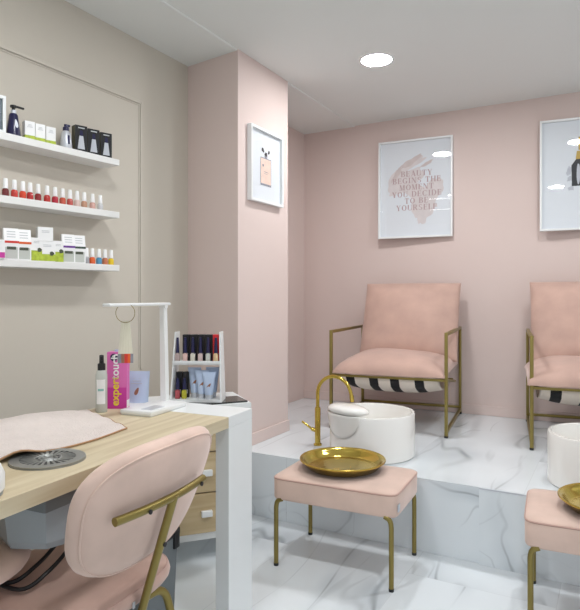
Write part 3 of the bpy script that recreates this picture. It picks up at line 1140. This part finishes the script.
q = MB(); q.box((W_ / 2 + .0003, 0, .02), (.0008, D_ - .004, .03)); q.build('side_print', M['whiteprint'], t, smooth=False)


def leaf(mb, cx, y, cz, l, w, rot):
    pts = []
    for i in range(16):
        a = 2 * PI * i / 16
        x = w / 2 * math.cos(a) * (1 - .35 * math.sin(a)); z = l / 2 * math.sin(a)
        pts.append((cx + x * math.cos(rot) - z * math.sin(rot), y, cz + x * math.sin(rot) + z * math.cos(rot)))
    mb.poly(pts, (0, .0006, 0))


# pouch
t = thing('foil_pouch', 'pale blue stand-up pouch with brown leaf print beside the pink carton', 'pouch', (-1.845, 1.93, TZ), R(27))
q = MB()
wp, hp = .108, .138
q.grid(lambda u, v: ((wp / 2 * (.86 + .14 * v)) * math.cos(2 * PI * u), (.024 * (1 - v) ** .6 + .0015) * math.sin(2 * PI * u), hp * v), 36, 10, closed_u=True)
q.poly([(wp / 2 * .86 * math.cos(2 * PI * j / 36), .0255 * math.sin(2 * PI * j / 36), .0005) for j in range(36)])
q.build('pouch', M['bluefoil'], t)
q = MB(); leaf(q, .002, -.0225, .052, .036, .015, R(-25)); q.build('leaf_print', M['leafbrown'], t)
q = MB()
for k in range(3):
    q.box((0, -.0175 + .0035 * k, .085 + .011 * k), (.05 - .01 * k, .001, .002))
q.build('small_print', M['greyprint'], t)

for o in list(COL.objects):
    if o.parent is None and o.name in ('towel', 'nail_lamp', 'desk_lamp', 'colour_sample_ring', 'spray_bottle', 'cosmetic_carton', 'foil_pouch'):
        hz = 1.16 if o.name == 'spray_bottle' else 1.0
        o.location = Vector((o.location.x * K, o.location.y * K, TZ + (o.location.z - TZ) * K))
        o.scale = (K, K, K * hz)

# ================================================================== CORNER DRAWER CABINET
CR = R(49.5)     # its front runs along (.65,.76)
cd = Vector((math.cos(CR), math.sin(CR), 0)); cn = Vector((math.sin(CR), -math.cos(CR), 0))
corner = Vector((-1.505, 2.325, 0))
CW, CDp, CH = .52, .33, .715
cc = corner - cd * CW / 2 - cn * CDp / 2
t = thing('drawer_cabinet', 'white corner cabinet with three oak drawers behind the table end', 'cabinet', cc, CR)
q = MB()
q.box((0, .005, .112), (CW, CDp - .01, .03)); q.box((0, .005, CH - .0125), (CW + .004, CDp + .01, .025), bevel=.002)
for s in (-1, 1):
    q.box((s * (CW / 2 - .009), .005, (CH + .1) / 2), (.018, CDp - .01, CH - .1 - .026))
q.box((0, CDp / 2 - .006, (CH + .075) / 2), (CW - .036, .01, CH - .1))
q.build('body', M['white'], t, smooth=False)
dz = (CH - .026 - .13) / 3
for k in range(3):
    z0 = .13 + k * dz
    q = MB(); q.box((0, -CDp / 2 + .003, z0 + dz / 2), (CW - .042, .02, dz - .006), bevel=.002)
    dr = q.build('drawer', M['oak_front'], t, smooth=False)
    q = MB(); q.box((.045, -CDp / 2 - .016, z0 + dz * .5), (.05, .02, .028), bevel=.003)
    q.build('handle', M['white'], dr, smooth=False)
for sx in (-1, 1):
    for sy in (-1, 1):
        q = MB(); q.lathe([(0, 0), (.016, 0), (.016, .03), (.024, .1), (0, .1)], (sx * (CW / 2 - .04), sy * (CDp / 2 - .05), 0), 16); q.build('foot', M['white'], t)
# dark glass plate lying on the cabinet
CT = CH
q = MB(); q.box((0, 0, .004), (.26, .15, .008), bevel=.002)
o = q.build('glass_tray', M['mirror_tray'], smooth=False, loc=cc + cd * .115 + cn * .078 + Vector((0, 0, CT)))
o.rotation_euler = (0, 0, CR + R(4))
tag(o, 'flat dark glass plate under the front of the white display rack', 'plate')

# ================================================================== DISPLAY RACK
SRZ = R(26)
sb = Vector((-1.738, 2.222, CT + .0085))
t = thing('display_rack', 'small white two-shelf display rack holding polishes and tubes beside the pillar', 'display rack', sb, SRZ)
SW, SH, SD = .232, .325, .12
q = MB()
for s in (-1, 1):
    w0, w1 = SD, SD * .62
    x0, x1 = s * SW / 2, s * (SW / 2 - .015)
    g = bmesh.new()
    pr = [(-w0 / 2, 0), (w0 / 2, 0), (w0 / 2, SH), (w0 / 2 - w1, SH)]
    va = [g.verts.new((s * (SW / 2 + .006 - .012 * z / SH), y, z)) for y, z in pr]
    f = g.faces.new(va)
    ex = bmesh.ops.extrude_face_region(g, geom=[f])
    bmesh.ops.translate(g, vec=(-s * .007, 0, 0), verts=[e for e in ex['geom'] if isinstance(e, bmesh.types.BMVert)])
    bmesh.ops.recalc_face_normals(g, faces=g.faces)
    q._merge(g)
q.build('side_panel', M['white'], t, smooth=False)
q = MB(); q.box((0, 0, .006), (SW, SD, .012)); q.build('shelf', M['white'], t, smooth=False)
q = MB(); q.box((0, .008, .178), (SW - .004, SD - .02, .012)); q.box((0, -.046, .186), (SW - .006, .004, .012)); q.build('shelf', M['white'], t, smooth=False)


def rk(x, y, z):
    c, s = math.cos(SRZ), math.sin(SRZ)
    return (sb.x + x * c - y * s, sb.y + x * s + y * c, sb.z + z)


def slim_bottle(label, loc, rz, liquid, hcap=.072, rc=.009):
    t = thing('slim_polish_bottle', label, 'nail polish', loc, rz, 'slim polish bottles on the rack')
    q = MB(); q.box((0, 0, .02), (.022, .018, .04), bevel=.003); q.box((0, 0, .0425), (.012, .012, .006)); q.build('bottle', liquid, t)
    q = MB(); q.lathe([(0, .044), (rc, .044), (rc * .95, .05), (rc * .62, .044 + hcap), (0, .045 + hcap)], n=18); q.build('cap', M['navy'], t)
    return t


cols = [('clear pink', 'b7a3a0', .98), ('pale rose', 'd9b5ae', 0), ('cream white', 'd9d4c6', 0), ('milky pink', 'cfb9b6', 0), ('pearl grey', 'c2c4be', 0), ('golden beige', 'd8bd93', 0)]
names = ['first slim navy-capped bottle from the left on the upper rack shelf, mauve', 'second slim navy-capped bottle from the left on the upper rack shelf, pale rose',
         'third slim navy-capped bottle from the left on the upper rack shelf, cream', 'fourth slim navy-capped bottle from the left on the upper rack shelf, milky pink',
         'fifth slim navy-capped bottle from the left on the upper rack shelf, pearl grey', 'slim navy-capped golden beige bottle before the red carton on the rack']
base = None
for i, (cn_, hx, _) in enumerate(cols):
    m_ = mat('polish_' + cn_.replace(' ', '_'), hx, .2)
    p_ = rk(-.093 + i * .0365, -.026, .184)
    if base is None:
        base = slim_bottle(names[i], p_, SRZ, m_); m0 = m_
    else:
        dup(base, p_, SRZ, names[i], {m0: m_})
# small cartons behind
cb = None
cnames = ['second', 'third', 'fourth', 'fifth']
for i in range(1, 6):
    p_ = rk(-.093 + i * .0365 - .003, .018, .184)
    if i < 5:
        lab = 'slim black carton behind the %s bottle on the upper rack shelf' % cnames[i - 1]
    else:
        lab = 'slim red carton at the right end of the upper rack shelf'
    if cb is None:
        cb = thing('slim_carton', lab, 'carton', p_, SRZ, 'slim cartons on the rack')
        q = MB(); q.box((0, 0, .064), (.033, .034, .128), bevel=.001); q.build('carton', M['black'], cb, smooth=False)
        q = MB(); q.box((0, -.0173, .03), (.02, .0008, .02)); q.build('front_print', M['silver'], cb, smooth=False)
    else:
        dup(cb, p_, SRZ, lab, {M['black']: M['redbox']} if i == 5 else None)
# lower shelf: two short bottles
m1, m2 = mat('polish_coral', 'b3555c', .25), mat('polish_lime', 'b7b136', .25)
sb1 = slim_bottle('navy-capped coral bottle at the left of the lower rack shelf', rk(-.092, -.03, .012), SRZ, m1, .052, .0105)
dup(sb1, rk(-.060, -.03, .012), SRZ, 'navy-capped lime bottle beside the coral one on the lower rack shelf', {m1: m2})
for i, x in enumerate((-.092, -.060)):
    c_ = dup(cb, rk(x, .016, .012), SRZ, ['slim black carton behind the navy-capped coral bottle', 'slim black carton behind the navy-capped lime bottle'][i])
    c_.scale = (.85, .85, .95)


def cream_tube(label, loc, rz):
    t = thing('cream_tube', label, 'tube', loc, rz, 'pale blue cream tubes on the rack')
    q = MB(); q.lathe([(0, 0), (.0165, 0), (.017, .002), (.0175, .022), (0, .022)], n=24); q.build('cap', M['silver'], t)
    q = MB()
    q.grid(lambda u, v: ((.019 + .014 * v) * math.cos(2 * PI * u), (.019 * (1 - v) ** .75 + .0012) * math.sin(2 * PI * u), .021 + .104 * v), 28, 10, closed_u=True)
    q.build('tube', M['bluefoil'], t)
    q = MB(); leaf(q, .002, -.0145, .062, .03, .011, R(-35)); q.build('leaf_print', M['leafbrown'], t)
    return t


ct = cream_tube('rightmost pale blue cream tube on the lower rack shelf, in front of the others', rk(.058, -.032, .012), SRZ)
dup(ct, rk(.020, -.012, .012), SRZ, 'middle pale blue cream tube on the lower rack shelf, overlapped from the right').scale = (1, 1, 1.06)
dup(ct, rk(-.02, .012, .012), SRZ, 'leftmost pale blue cream tube on the lower rack shelf, beside the lime bottle').scale = (1, 1, 1.14)
dup(ct, rk(.065, .026, .012), SRZ, 'rearmost pale blue cream tube on the lower rack shelf, mostly hidden').scale = (1, 1, 1.14)

# ================================================================== WALL SHELVES
Y1, Y0 = 2.09, .75
SHD = .128


def shelf(name, label, ztop, drop):
    t = thing(name, label, 'wall shelf', (WX, Y1, ztop), 0, 'white wall shelves')
    ln = Y1 - Y0
    th = .03
    g = bmesh.new()
    k = drop * ln / .63
    dn = SHD - .03
    co = [(0, 0, 0), (SHD, 0, 0), (dn, -ln, -k), (0, -ln, -k)]
    vt = [g.verts.new(c) for c in co]
    vb = [g.verts.new((c[0], c[1], c[2] - th)) for c in co]
    g.faces.new(vt); g.faces.new(vb[::-1])
    for i in range(4):
        j = (i + 1) % 4
        g.faces.new((vt[i], vb[i], vb[j], vt[j]))
    bmesh.ops.recalc_face_normals(g, faces=g.faces)
    q = MB(); q._merge(g)
    o = q.build('board', M['white_shelf'], t, smooth=False)
    bv = o.modifiers.new('bevel', 'BEVEL'); bv.width = .002; bv.segments = 2
    return lambda y: ztop - drop * (Y1 - y) / .63


Z1 = shelf('wall_shelf', 'topmost white floating shelf on the beige wall, holding navy and black packs', 1.886, .012)
Z2 = shelf('wall_shelf', 'middle white floating shelf on the beige wall, holding the row of red polishes', 1.630, .008)
Z3 = shelf('wall_shelf', 'lowest white floating shelf on the beige wall, holding cartons and bright polishes', 1.371, .003)


def on_shelf(px, x, Z):
    y = y_on(px, x)
    return (x, y, Z(y) + .0006)


def carton(name, label, loc, rz, w, d, h, m, group=None):
    t = thing(name, label, 'carton', loc, rz, group)
    q = MB(); q.box((0, 0, h / 2), (w, d, h), bevel=.0008); q.build('carton', m, t, smooth=False)
    return t


SX = -2.165
FACE = R(72)      # packs on the shelf face into the room, turned towards the chairs
# --- top shelf
t = thing('framed_card', 'small white and dark framed card cut by the left edge on the topmost shelf', 'framed card', on_shelf(-6.5, SX, Z1), FACE)
q = MB()
for s in (-1, 1):
    q.box((s * .038, 0, .075), (.012, .02, .15)); q.box((0, 0, .075 + s * .069), (.064, .02, .012))
q.build('frame', M['white'], t, smooth=False)
q = MB(); q.box((0, .002, .075), (.066, .006, .128)); q.build('card', mat('dark_card', '5c6a70', .4, var=.2, scale=20), t, smooth=False)

t = thing('pump_bottle', 'dark navy pump bottle next to the white cartons on the topmost shelf', 'pump bottle', on_shelf(13.5, SX, Z1), FACE)
q = MB(); q.lathe([(0, 0), (.026, 0), (.028, .003), (.027, .01), (.017, .088), (.013, .094), (0, .094)], n=28); q.build('bottle', M['navy'], t)
q = MB(); q.lathe([(0, .094), (.011, .094), (.011, .108), (0, .108)], n=20); q.build('collar', M['silver'], t)
q = MB(); q.lathe([(0, .108), (.006, .108), (.006, .12), (.013, .12), (.013, .128), (0, .13)], n=18); q.box((.022, 0, .1245), (.04, .012, .008), (0, R(6), 0), .003); q.build('pump_head', M['black'], t)
q = MB(); leaf(q, .004, -.0235, .05, .035, .012, .2); q.build('front_print', M['silver'], t)

c0 = None
for i, (px, lab) in enumerate(((28.5, 'small white carton with green base beside the navy pump bottle'), (39, 'small white carton with green base, middle of three on the topmost shelf'), (49.5, 'small white carton with green base beside the silver bottle'))):
    p_ = on_shelf(px, SX, Z1)
    if c0 is None:
        c0 = carton('small_carton', lab, p_, FACE, .041, .036, .077, M['whiteprint'], 'small white cartons on the topmost shelf')
        q = MB(); q.box((0, -.0003, .009), (.0416, .0366, .017)); q.build('green_band', M['green'], c0, smooth=False)
        q = MB()
        for k in range(3):
            q.box((0, -.0183, .052 + .005 * k), (.022 - .004 * k, .0008, .0018))
        q.build('small_print', M['greyprint'], c0, smooth=False)
    else:
        dup(c0, p_, FACE, lab)

t = thing('silver_bottle', 'silver bottle with navy cap left of the black cartons', 'bottle', on_shelf(66, SX, Z1), FACE)
q = MB(); q.lathe([(0, 0), (.026, 0), (.027, .003), (.021, .072), (.014, .082), (0, .082)], n=28); q.build('bottle', M['silver'], t)
q = MB(); q.lathe([(0, .08), (.014, .08), (.014, .098), (.009, .103), (.009, .112), (0, .113)], n=20); q.box((.008, 0, .108), (.02, .012, .01), None, .003); q.build('cap', M['navy'], t)
q = MB(); q.box((.003, -.0245, .04), (.009, .0025, .04), (R(-5), 0, 0)); q.build('front_print', M['navy'], t)

c0 = None
for i, (px, lab) in enumerate(((79.5, 'black carton with pale bottle picture beside the silver bottle'), (92, 'black carton with pale bottle picture, middle of three on the topmost shelf'), (104.5, 'black carton with pale bottle picture at the right end of the topmost shelf'))):
    p_ = on_shelf(px, SX + .005, Z1)
    if c0 is None:
        c0 = carton('black_carton', lab, p_, FACE, .057, .04, .12, M['black'], 'black cartons on the topmost shelf')
        q = MB(); q.poly([(-.017, -.0207, .012), (.017, -.0207, .012), (.009, -.0207, .072), (-.009, -.0207, .072)], (0, .0006, 0)); q.build('bottle_picture', M['silver'], c0, smooth=False)
        q = MB(); q.poly([(-.008, -.0207, .0725), (.008, -.0207, .0725), (.006, -.0207, .097), (-.006, -.0207, .097)], (0, .0006, 0)); q.build('cap_picture', M['navy'], c0, smooth=False)
        q = MB(); q.poly([(-.015, -.0207, .106), (.015, -.0207, .106), (.015, -.0207, .111), (-.015, -.0207, .111)], (0, .0006, 0)); q.build('small_print', M['greyprint'], c0, smooth=False)
        q = MB(); q.box((-.0286, 0, .06), (.0008, .036, .116)); q.build('side_panel', M['olive'], c0, smooth=False)
    else:
        dup(c0, p_, FACE, lab)


# --- nail polishes
def polish(label, loc, m, group):
    t = thing('nail_polish', label, 'nail polish', loc, 0, group)
    q = MB(); q.lathe([(0, 0), (.0125, 0), (.0135, .002), (.0135, .024), (.011, .03), (.0065, .033), (0, .033)], n=24); q.build('bottle', m, t)
    q = MB(); q.lathe([(0, .032), (.0098, .032), (.0102, .034), (.0082, .0715), (.007, .073), (0, .073)], n=20); q.build('cap', M['whiteprint'], t)
    return t


ORD = ['first', 'second', 'third', 'fourth', 'fifth', 'sixth', 'seventh', 'eighth', 'ninth', 'tenth', 'eleventh', 'twelfth', 'thirteenth']
row = [(5.4, 'dark wine red', '6e1f22'), (14.3, 'bright red', 'c5342a'), (22.7, 'orange red', 'd4472a'), (30, 'deep red', 'b02a2c'), (38, 'garnet red', '8f2226'), (47, 'scarlet', 'bb2d27'),
       (55, 'crimson', 'b02338'), (62.6, 'brick coral', 'c45a45'), (69.9, 'dusty coral', 'b9524a'), (77, 'sheer pink', 'd6bcb4'), (84.2, 'tan', 'b98e74'), (92.5, 'blush pink', 'd2a59a'), (100.2, 'clear', 'c9cacc')]
p0 = None
for i, (px, nm, hx) in enumerate(row):
    m_ = mat('polish_' + nm.replace(' ', '_'), hx, .12, coat=.5)
    lab = '%s white-capped polish, %s from the left on the middle shelf' % (nm, ORD[i])
    p_ = on_shelf(px, -2.155, Z2)
    if p0 is None:
        p0 = polish(lab, p_, m_, 'nail polishes on the middle shelf'); pm = m_
    else:
        dup(p0, p_, 0, lab, {pm: m_})
p0b = None
for i, (px, nm, hx) in enumerate([(86.5, 'grey', 'a5a5a8'), (92.3, 'orange', 'e2632c'), (99, 'blue', '4f93b8'), (105, 'terracotta', 'c4704a'), (111, 'yellow', 'e6c726')]):
    m_ = mat('polish_' + nm, hx, .12, coat=.5)
    lab = '%s white-capped polish on the lowest shelf, right of the purple-striped cartons' % nm
    c_ = dup(p0, on_shelf(px, -2.15, Z3), 0, lab, {pm: m_})
    c_['group'] = 'nail polishes on the lowest shelf'


# --- lowest shelf cartons
def jar_carton(label, loc, rz, stripe, group):
    t = thing('jar_carton', label, 'carton', loc, rz, group)
    w, d, h = .056, .045, .128
    q = MB()
    # body with sloping top front
    g = bmesh.new()
    pr = [(-d / 2, 0), (d / 2, 0), (d / 2, h), (-d / 2 + .016, h), (-d / 2, h - .05)]
    va = [g.verts.new((-w / 2, y, z)) for y, z in pr]
    f = g.faces.new(va)
    ex = bmesh.ops.extrude_face_region(g, geom=[f])
    bmesh.ops.translate(g, vec=(w, 0, 0), verts=[e for e in ex['geom'] if isinstance(e, bmesh.types.BMVert)])
    bmesh.ops.recalc_face_normals(g, faces=g.faces)
    q._merge(g)
    q.build('carton', M['whiteprint'], t, smooth=False)
    q = MB(); q.box((0, -d / 2 - .0002, .071), (w + .0012, .0012, .009)); q.box((-w / 2 - .0003, 0, .066), (.0012, d, .026)); q.build('colour_stripe', stripe, t, smooth=False)
    q = MB(); q.box((0, -d / 2 - .0004, .027), (w - .010, .0014, .046)); q.build('jar_window', M['jar'], t, smooth=False)
    q = MB(); q.box((0, -d / 2 - .0008, .046), (w - .022, .0016, .012)); q.build('lid_print', M['jarlid'], t, smooth=False)
    q = MB()
    tl = math.atan2(.016, .05)
    for k in range(3):
        zz = h - .014 - .011 * k
        q.box((0, -d / 2 + (zz - (h - .05)) * .32 - .0004, zz), (w - .024, .001, .003), (-tl, 0, 0))
    q.build('small_print', M['greyprint'], t, smooth=False)
    return t


F3 = R(64)
j0 = jar_carton('white jar carton with red stripe on the lowest shelf', on_shelf(10.5, SX, Z3), F3, M['redp'], 'jar cartons on the lowest shelf')
dup(j0, on_shelf(23, SX, Z3), F3, 'white jar carton with orange stripe on the lowest shelf', {M['redp']: M['orange']})
dup(j0, on_shelf(67.5, SX, Z3), F3, 'white jar carton with purple stripe on the lowest shelf', {M['redp']: M['purple']})
dup(j0, on_shelf(78, SX + .002, Z3), F3, 'white jar carton with dark green stripe on the lowest shelf', {M['redp']: M['darkgreen']})
t = carton('pink_carton', 'white and magenta carton cut by the left photo edge on the lowest shelf', on_shelf(-1.5, SX + .02, Z3), F3, .04, .036, .075, M['whiteprint'])
q = MB(); q.box((0, 0, .014), (.0408, .0368, .022)); q.build('magenta_band', M['magenta'], t, smooth=False)


def green_carton(label, loc, w, d, h, zb):
    t = carton('green_white_carton', label, loc, F3, w, d, h, M['whiteprint'], 'green and white cartons on the lowest shelf')
    if zb:
        q = MB(); q.box((0, 0, zb / 2 + .001), (w + .001, d + .001, zb)); q.build('green_band', M['green'], t, smooth=False)
        q = MB(); blob(q, w * .28, zb + .004, .009, .009, 0, -d / 2 - .0009, 4, .1); q.build('fruit_print', M['jarlid'], t, smooth=False)
    q = MB()
    for k in range(2):
        q.box((0, -d / 2 - .0004, h - .016 - .006 * k), (w * .5, .001, .002))
    q.build('small_print', M['greyprint'], t, smooth=False)
    return t


green_carton('green and white carton beside the orange-striped jar carton', on_shelf(35.5, SX - .015, Z3), .044, .04, .10, .044)
pm_ = on_shelf(46, SX + .0, Z3)
green_carton('wide green and white carton in the middle of the lowest shelf', pm_, .066, .05, .0865, .03)
green_carton('green and white carton left of the purple-striped jar carton', on_shelf(57.2, SX - .005, Z3), .044, .04, .094, .044)
t = green_carton('plain white carton lying on top of the wide green carton', (pm_[0], pm_[1] - .008, pm_[2] + .0868), .062, .045, .06, 0)


# ================================================================== DESK CHAIR
def rrect(w, d, p, a, wt=1.0):
    c, s = math.cos(a), math.sin(a)
    x = math.copysign(abs(c) ** (2 / p), c)
    y = math.copysign(abs(s) ** (2 / p), s)
    k = 1 + (wt - 1) * (.5 - y / 2)
    return (w / 2 * x * k, d / 2 * y)


t = thing('desk_chair', 'blush velvet desk chair with gold frame tucked at the oak table, seen from behind', 'chair', (-1.262, 1.113, 0), R(95))
# local: faces +y, back at -y
q = MB()
q.pad(lambda a: rrect(.45, .43, 3.8, a), .085, lambda p: (p[0], p[1] + .03, .437 + p[2] + .012 * (p[1] / .21) ** 2 * (1 if p[1] > 0 else .2)), n=64, rings=10, pw=7)
se = q.build('seat', M['velvet_dark'], t, angle=70)
q = MB(); q.tube([(rrect(.434, .415, 3.8, 2 * PI * j / 64)[0], rrect(.434, .415, 3.8, 2 * PI * j / 64)[1] + .03, .457) for j in range(64)], .003, 6, closed=True); q.build('piping', M['piping'], se)


def bshape(p):
    x, v, h = p            # v up the back, h through it (positive = front)
    rake = R(19)
    yb = -.235 - (v) * math.sin(rake) - h * math.cos(rake) * -1 + .55 * x * x
    return (x, yb, .705 + v * math.cos(rake) + h * math.sin(rake))


q = MB()
q.pad(lambda a: rrect(.57, .345, 3.0, a, .80), .062, bshape, n=72, rings=12, pw=9)
bk = q.build('backrest', M['velvet'], t, angle=70)
q = MB()
q.tube([bshape((*[v * .945 for v in rrect(.57, .345, 3.0, 2 * PI * j / 72, .80)], -.0205)) for j in range(72)], .0028, 6, closed=True)
q.build('piping', M['velvet'], bk)
# gold cross bar, stem, bolts
bar = [Vector(bshape((-.192 + .35 * k / 14, .03, -.052))) for k in range(15)]
q = MB(); q.tube(bar, .0105, 14); q.build('back_bar', M['gold'], t)
mid = Vector(bshape((0, .03, -.054)))
low = Vector((0, -.222, .49))
q = MB(); q.tube(fillet([tuple(mid + Vector((0, -.002, .006))), tuple(low), (0, -.185, .372), (0, -.08, .378)], .05), .011, 14); q.build('back_stem', M['gold'], t)
for x in (-.1, .125):
    q = MB(); pz = Vector(bshape((x, .03, -.064))); q.tube([tuple(pz), tuple(pz + Vector((0, -.003, .0)))], .006, 12); q.build('bolt', M['black'], t)
pz = (mid * .45 + low * .55) + Vector((0, -.012, 0))
q = MB(); q.tube([tuple(pz), tuple(pz + Vector((0, -.003, 0)))], .006, 12); q.build('bolt', M['black'], t)
q = MB(); q.box((-.02, -.187, .43), (.008, .003, .016)); q.build('label_tag', M['silver'], se)
# legs
for sx in (-1, 1):
    for sy, yy, yb in ((-1, -.13, -.215), (1, .13, .2)):
        q = MB()
        q.tube(fillet([(sx * .08, yy, .384), (sx * .17, yy + (yb - yy) * .15, .384), (sx * .215, yb, .012)], .05), .0115, 12)
        lg = q.build('leg', M['gold'], t)
        q = MB(); q.lathe([(0, 0), (.012, 0), (.0125, .014), (0, .014)], (sx * .215, yb, 0), 12); q.build('foot_cap', M['black'], lg)
q = MB(); q.box((0, 0, .386), (.26, .26, .012), bevel=.003); q.build('seat_plate', M['black'], t)

# pink stool beside (only its seat's end shows at the left edge)
t = thing('round_stool', 'pink velvet stool seat showing at the left photo edge below the tabletop', 'stool', (-1.46, .863, 0))
q = MB(); q.pad(lambda a: (.19 * math.cos(a), .19 * math.sin(a)), .085, lambda p: (p[0], p[1], .553 + p[2]), n=48, rings=10, pw=5); q.build('seat', M['velvet'], t, angle=70)
q = MB(); q.lathe([(0, .502), (.1, .502), (.1, .512), (0, .512)], n=28); q.build('seat_plate', M['black'], t)
for an in (R(180), R(262), R(335)):
    q = MB(); q.tube([(.07 * math.cos(an), .07 * math.sin(an), .504), (.17 * math.cos(an), .17 * math.sin(an), 0.004)], .011, 10); q.build('leg', M['gold'], t)

# grey bin under the table
t = thing('waste_bin', 'dark grey bin with black rim standing under the table behind the desk chair', 'bin', (-1.50, 1.535, 0), R(4.5))
q = MB()
g = bmesh.new()
q.box((0, 0, .19), (.27, .20, .36), bevel=.012, taper=.9)
bb = q.build('bin', M['dgrey'], t)
q = MB(); q.box((0, 0, .375), (.278, .208, .03), bevel=.006); q.box((.135, .08, .35), (.016, .03, .06), bevel=.004); q.build('rim', M['black'], t)

# ================================================================== LIGHT
w = bpy.data.worlds.new('world'); sc.world = w
w.use_nodes = True
bg = w.node_tree.nodes['Background']
bg.inputs['Color'].default_value = (.93, .97, 1.0, 1)
bg.inputs['Strength'].default_value = .6

sc.view_settings.view_transform = 'Standard'
sc.view_settings.look = 'None'
sc.view_settings.exposure = .31
sc.view_settings.gamma = 1
sc.view_settings.use_curve_mapping = False
sc.cycles.use_denoising = True
sc.cycles.max_bounces = 10
sc.cycles.diffuse_bounces = 6
sc.cycles.caustics_reflective = False
sc.cycles.caustics_refractive = False
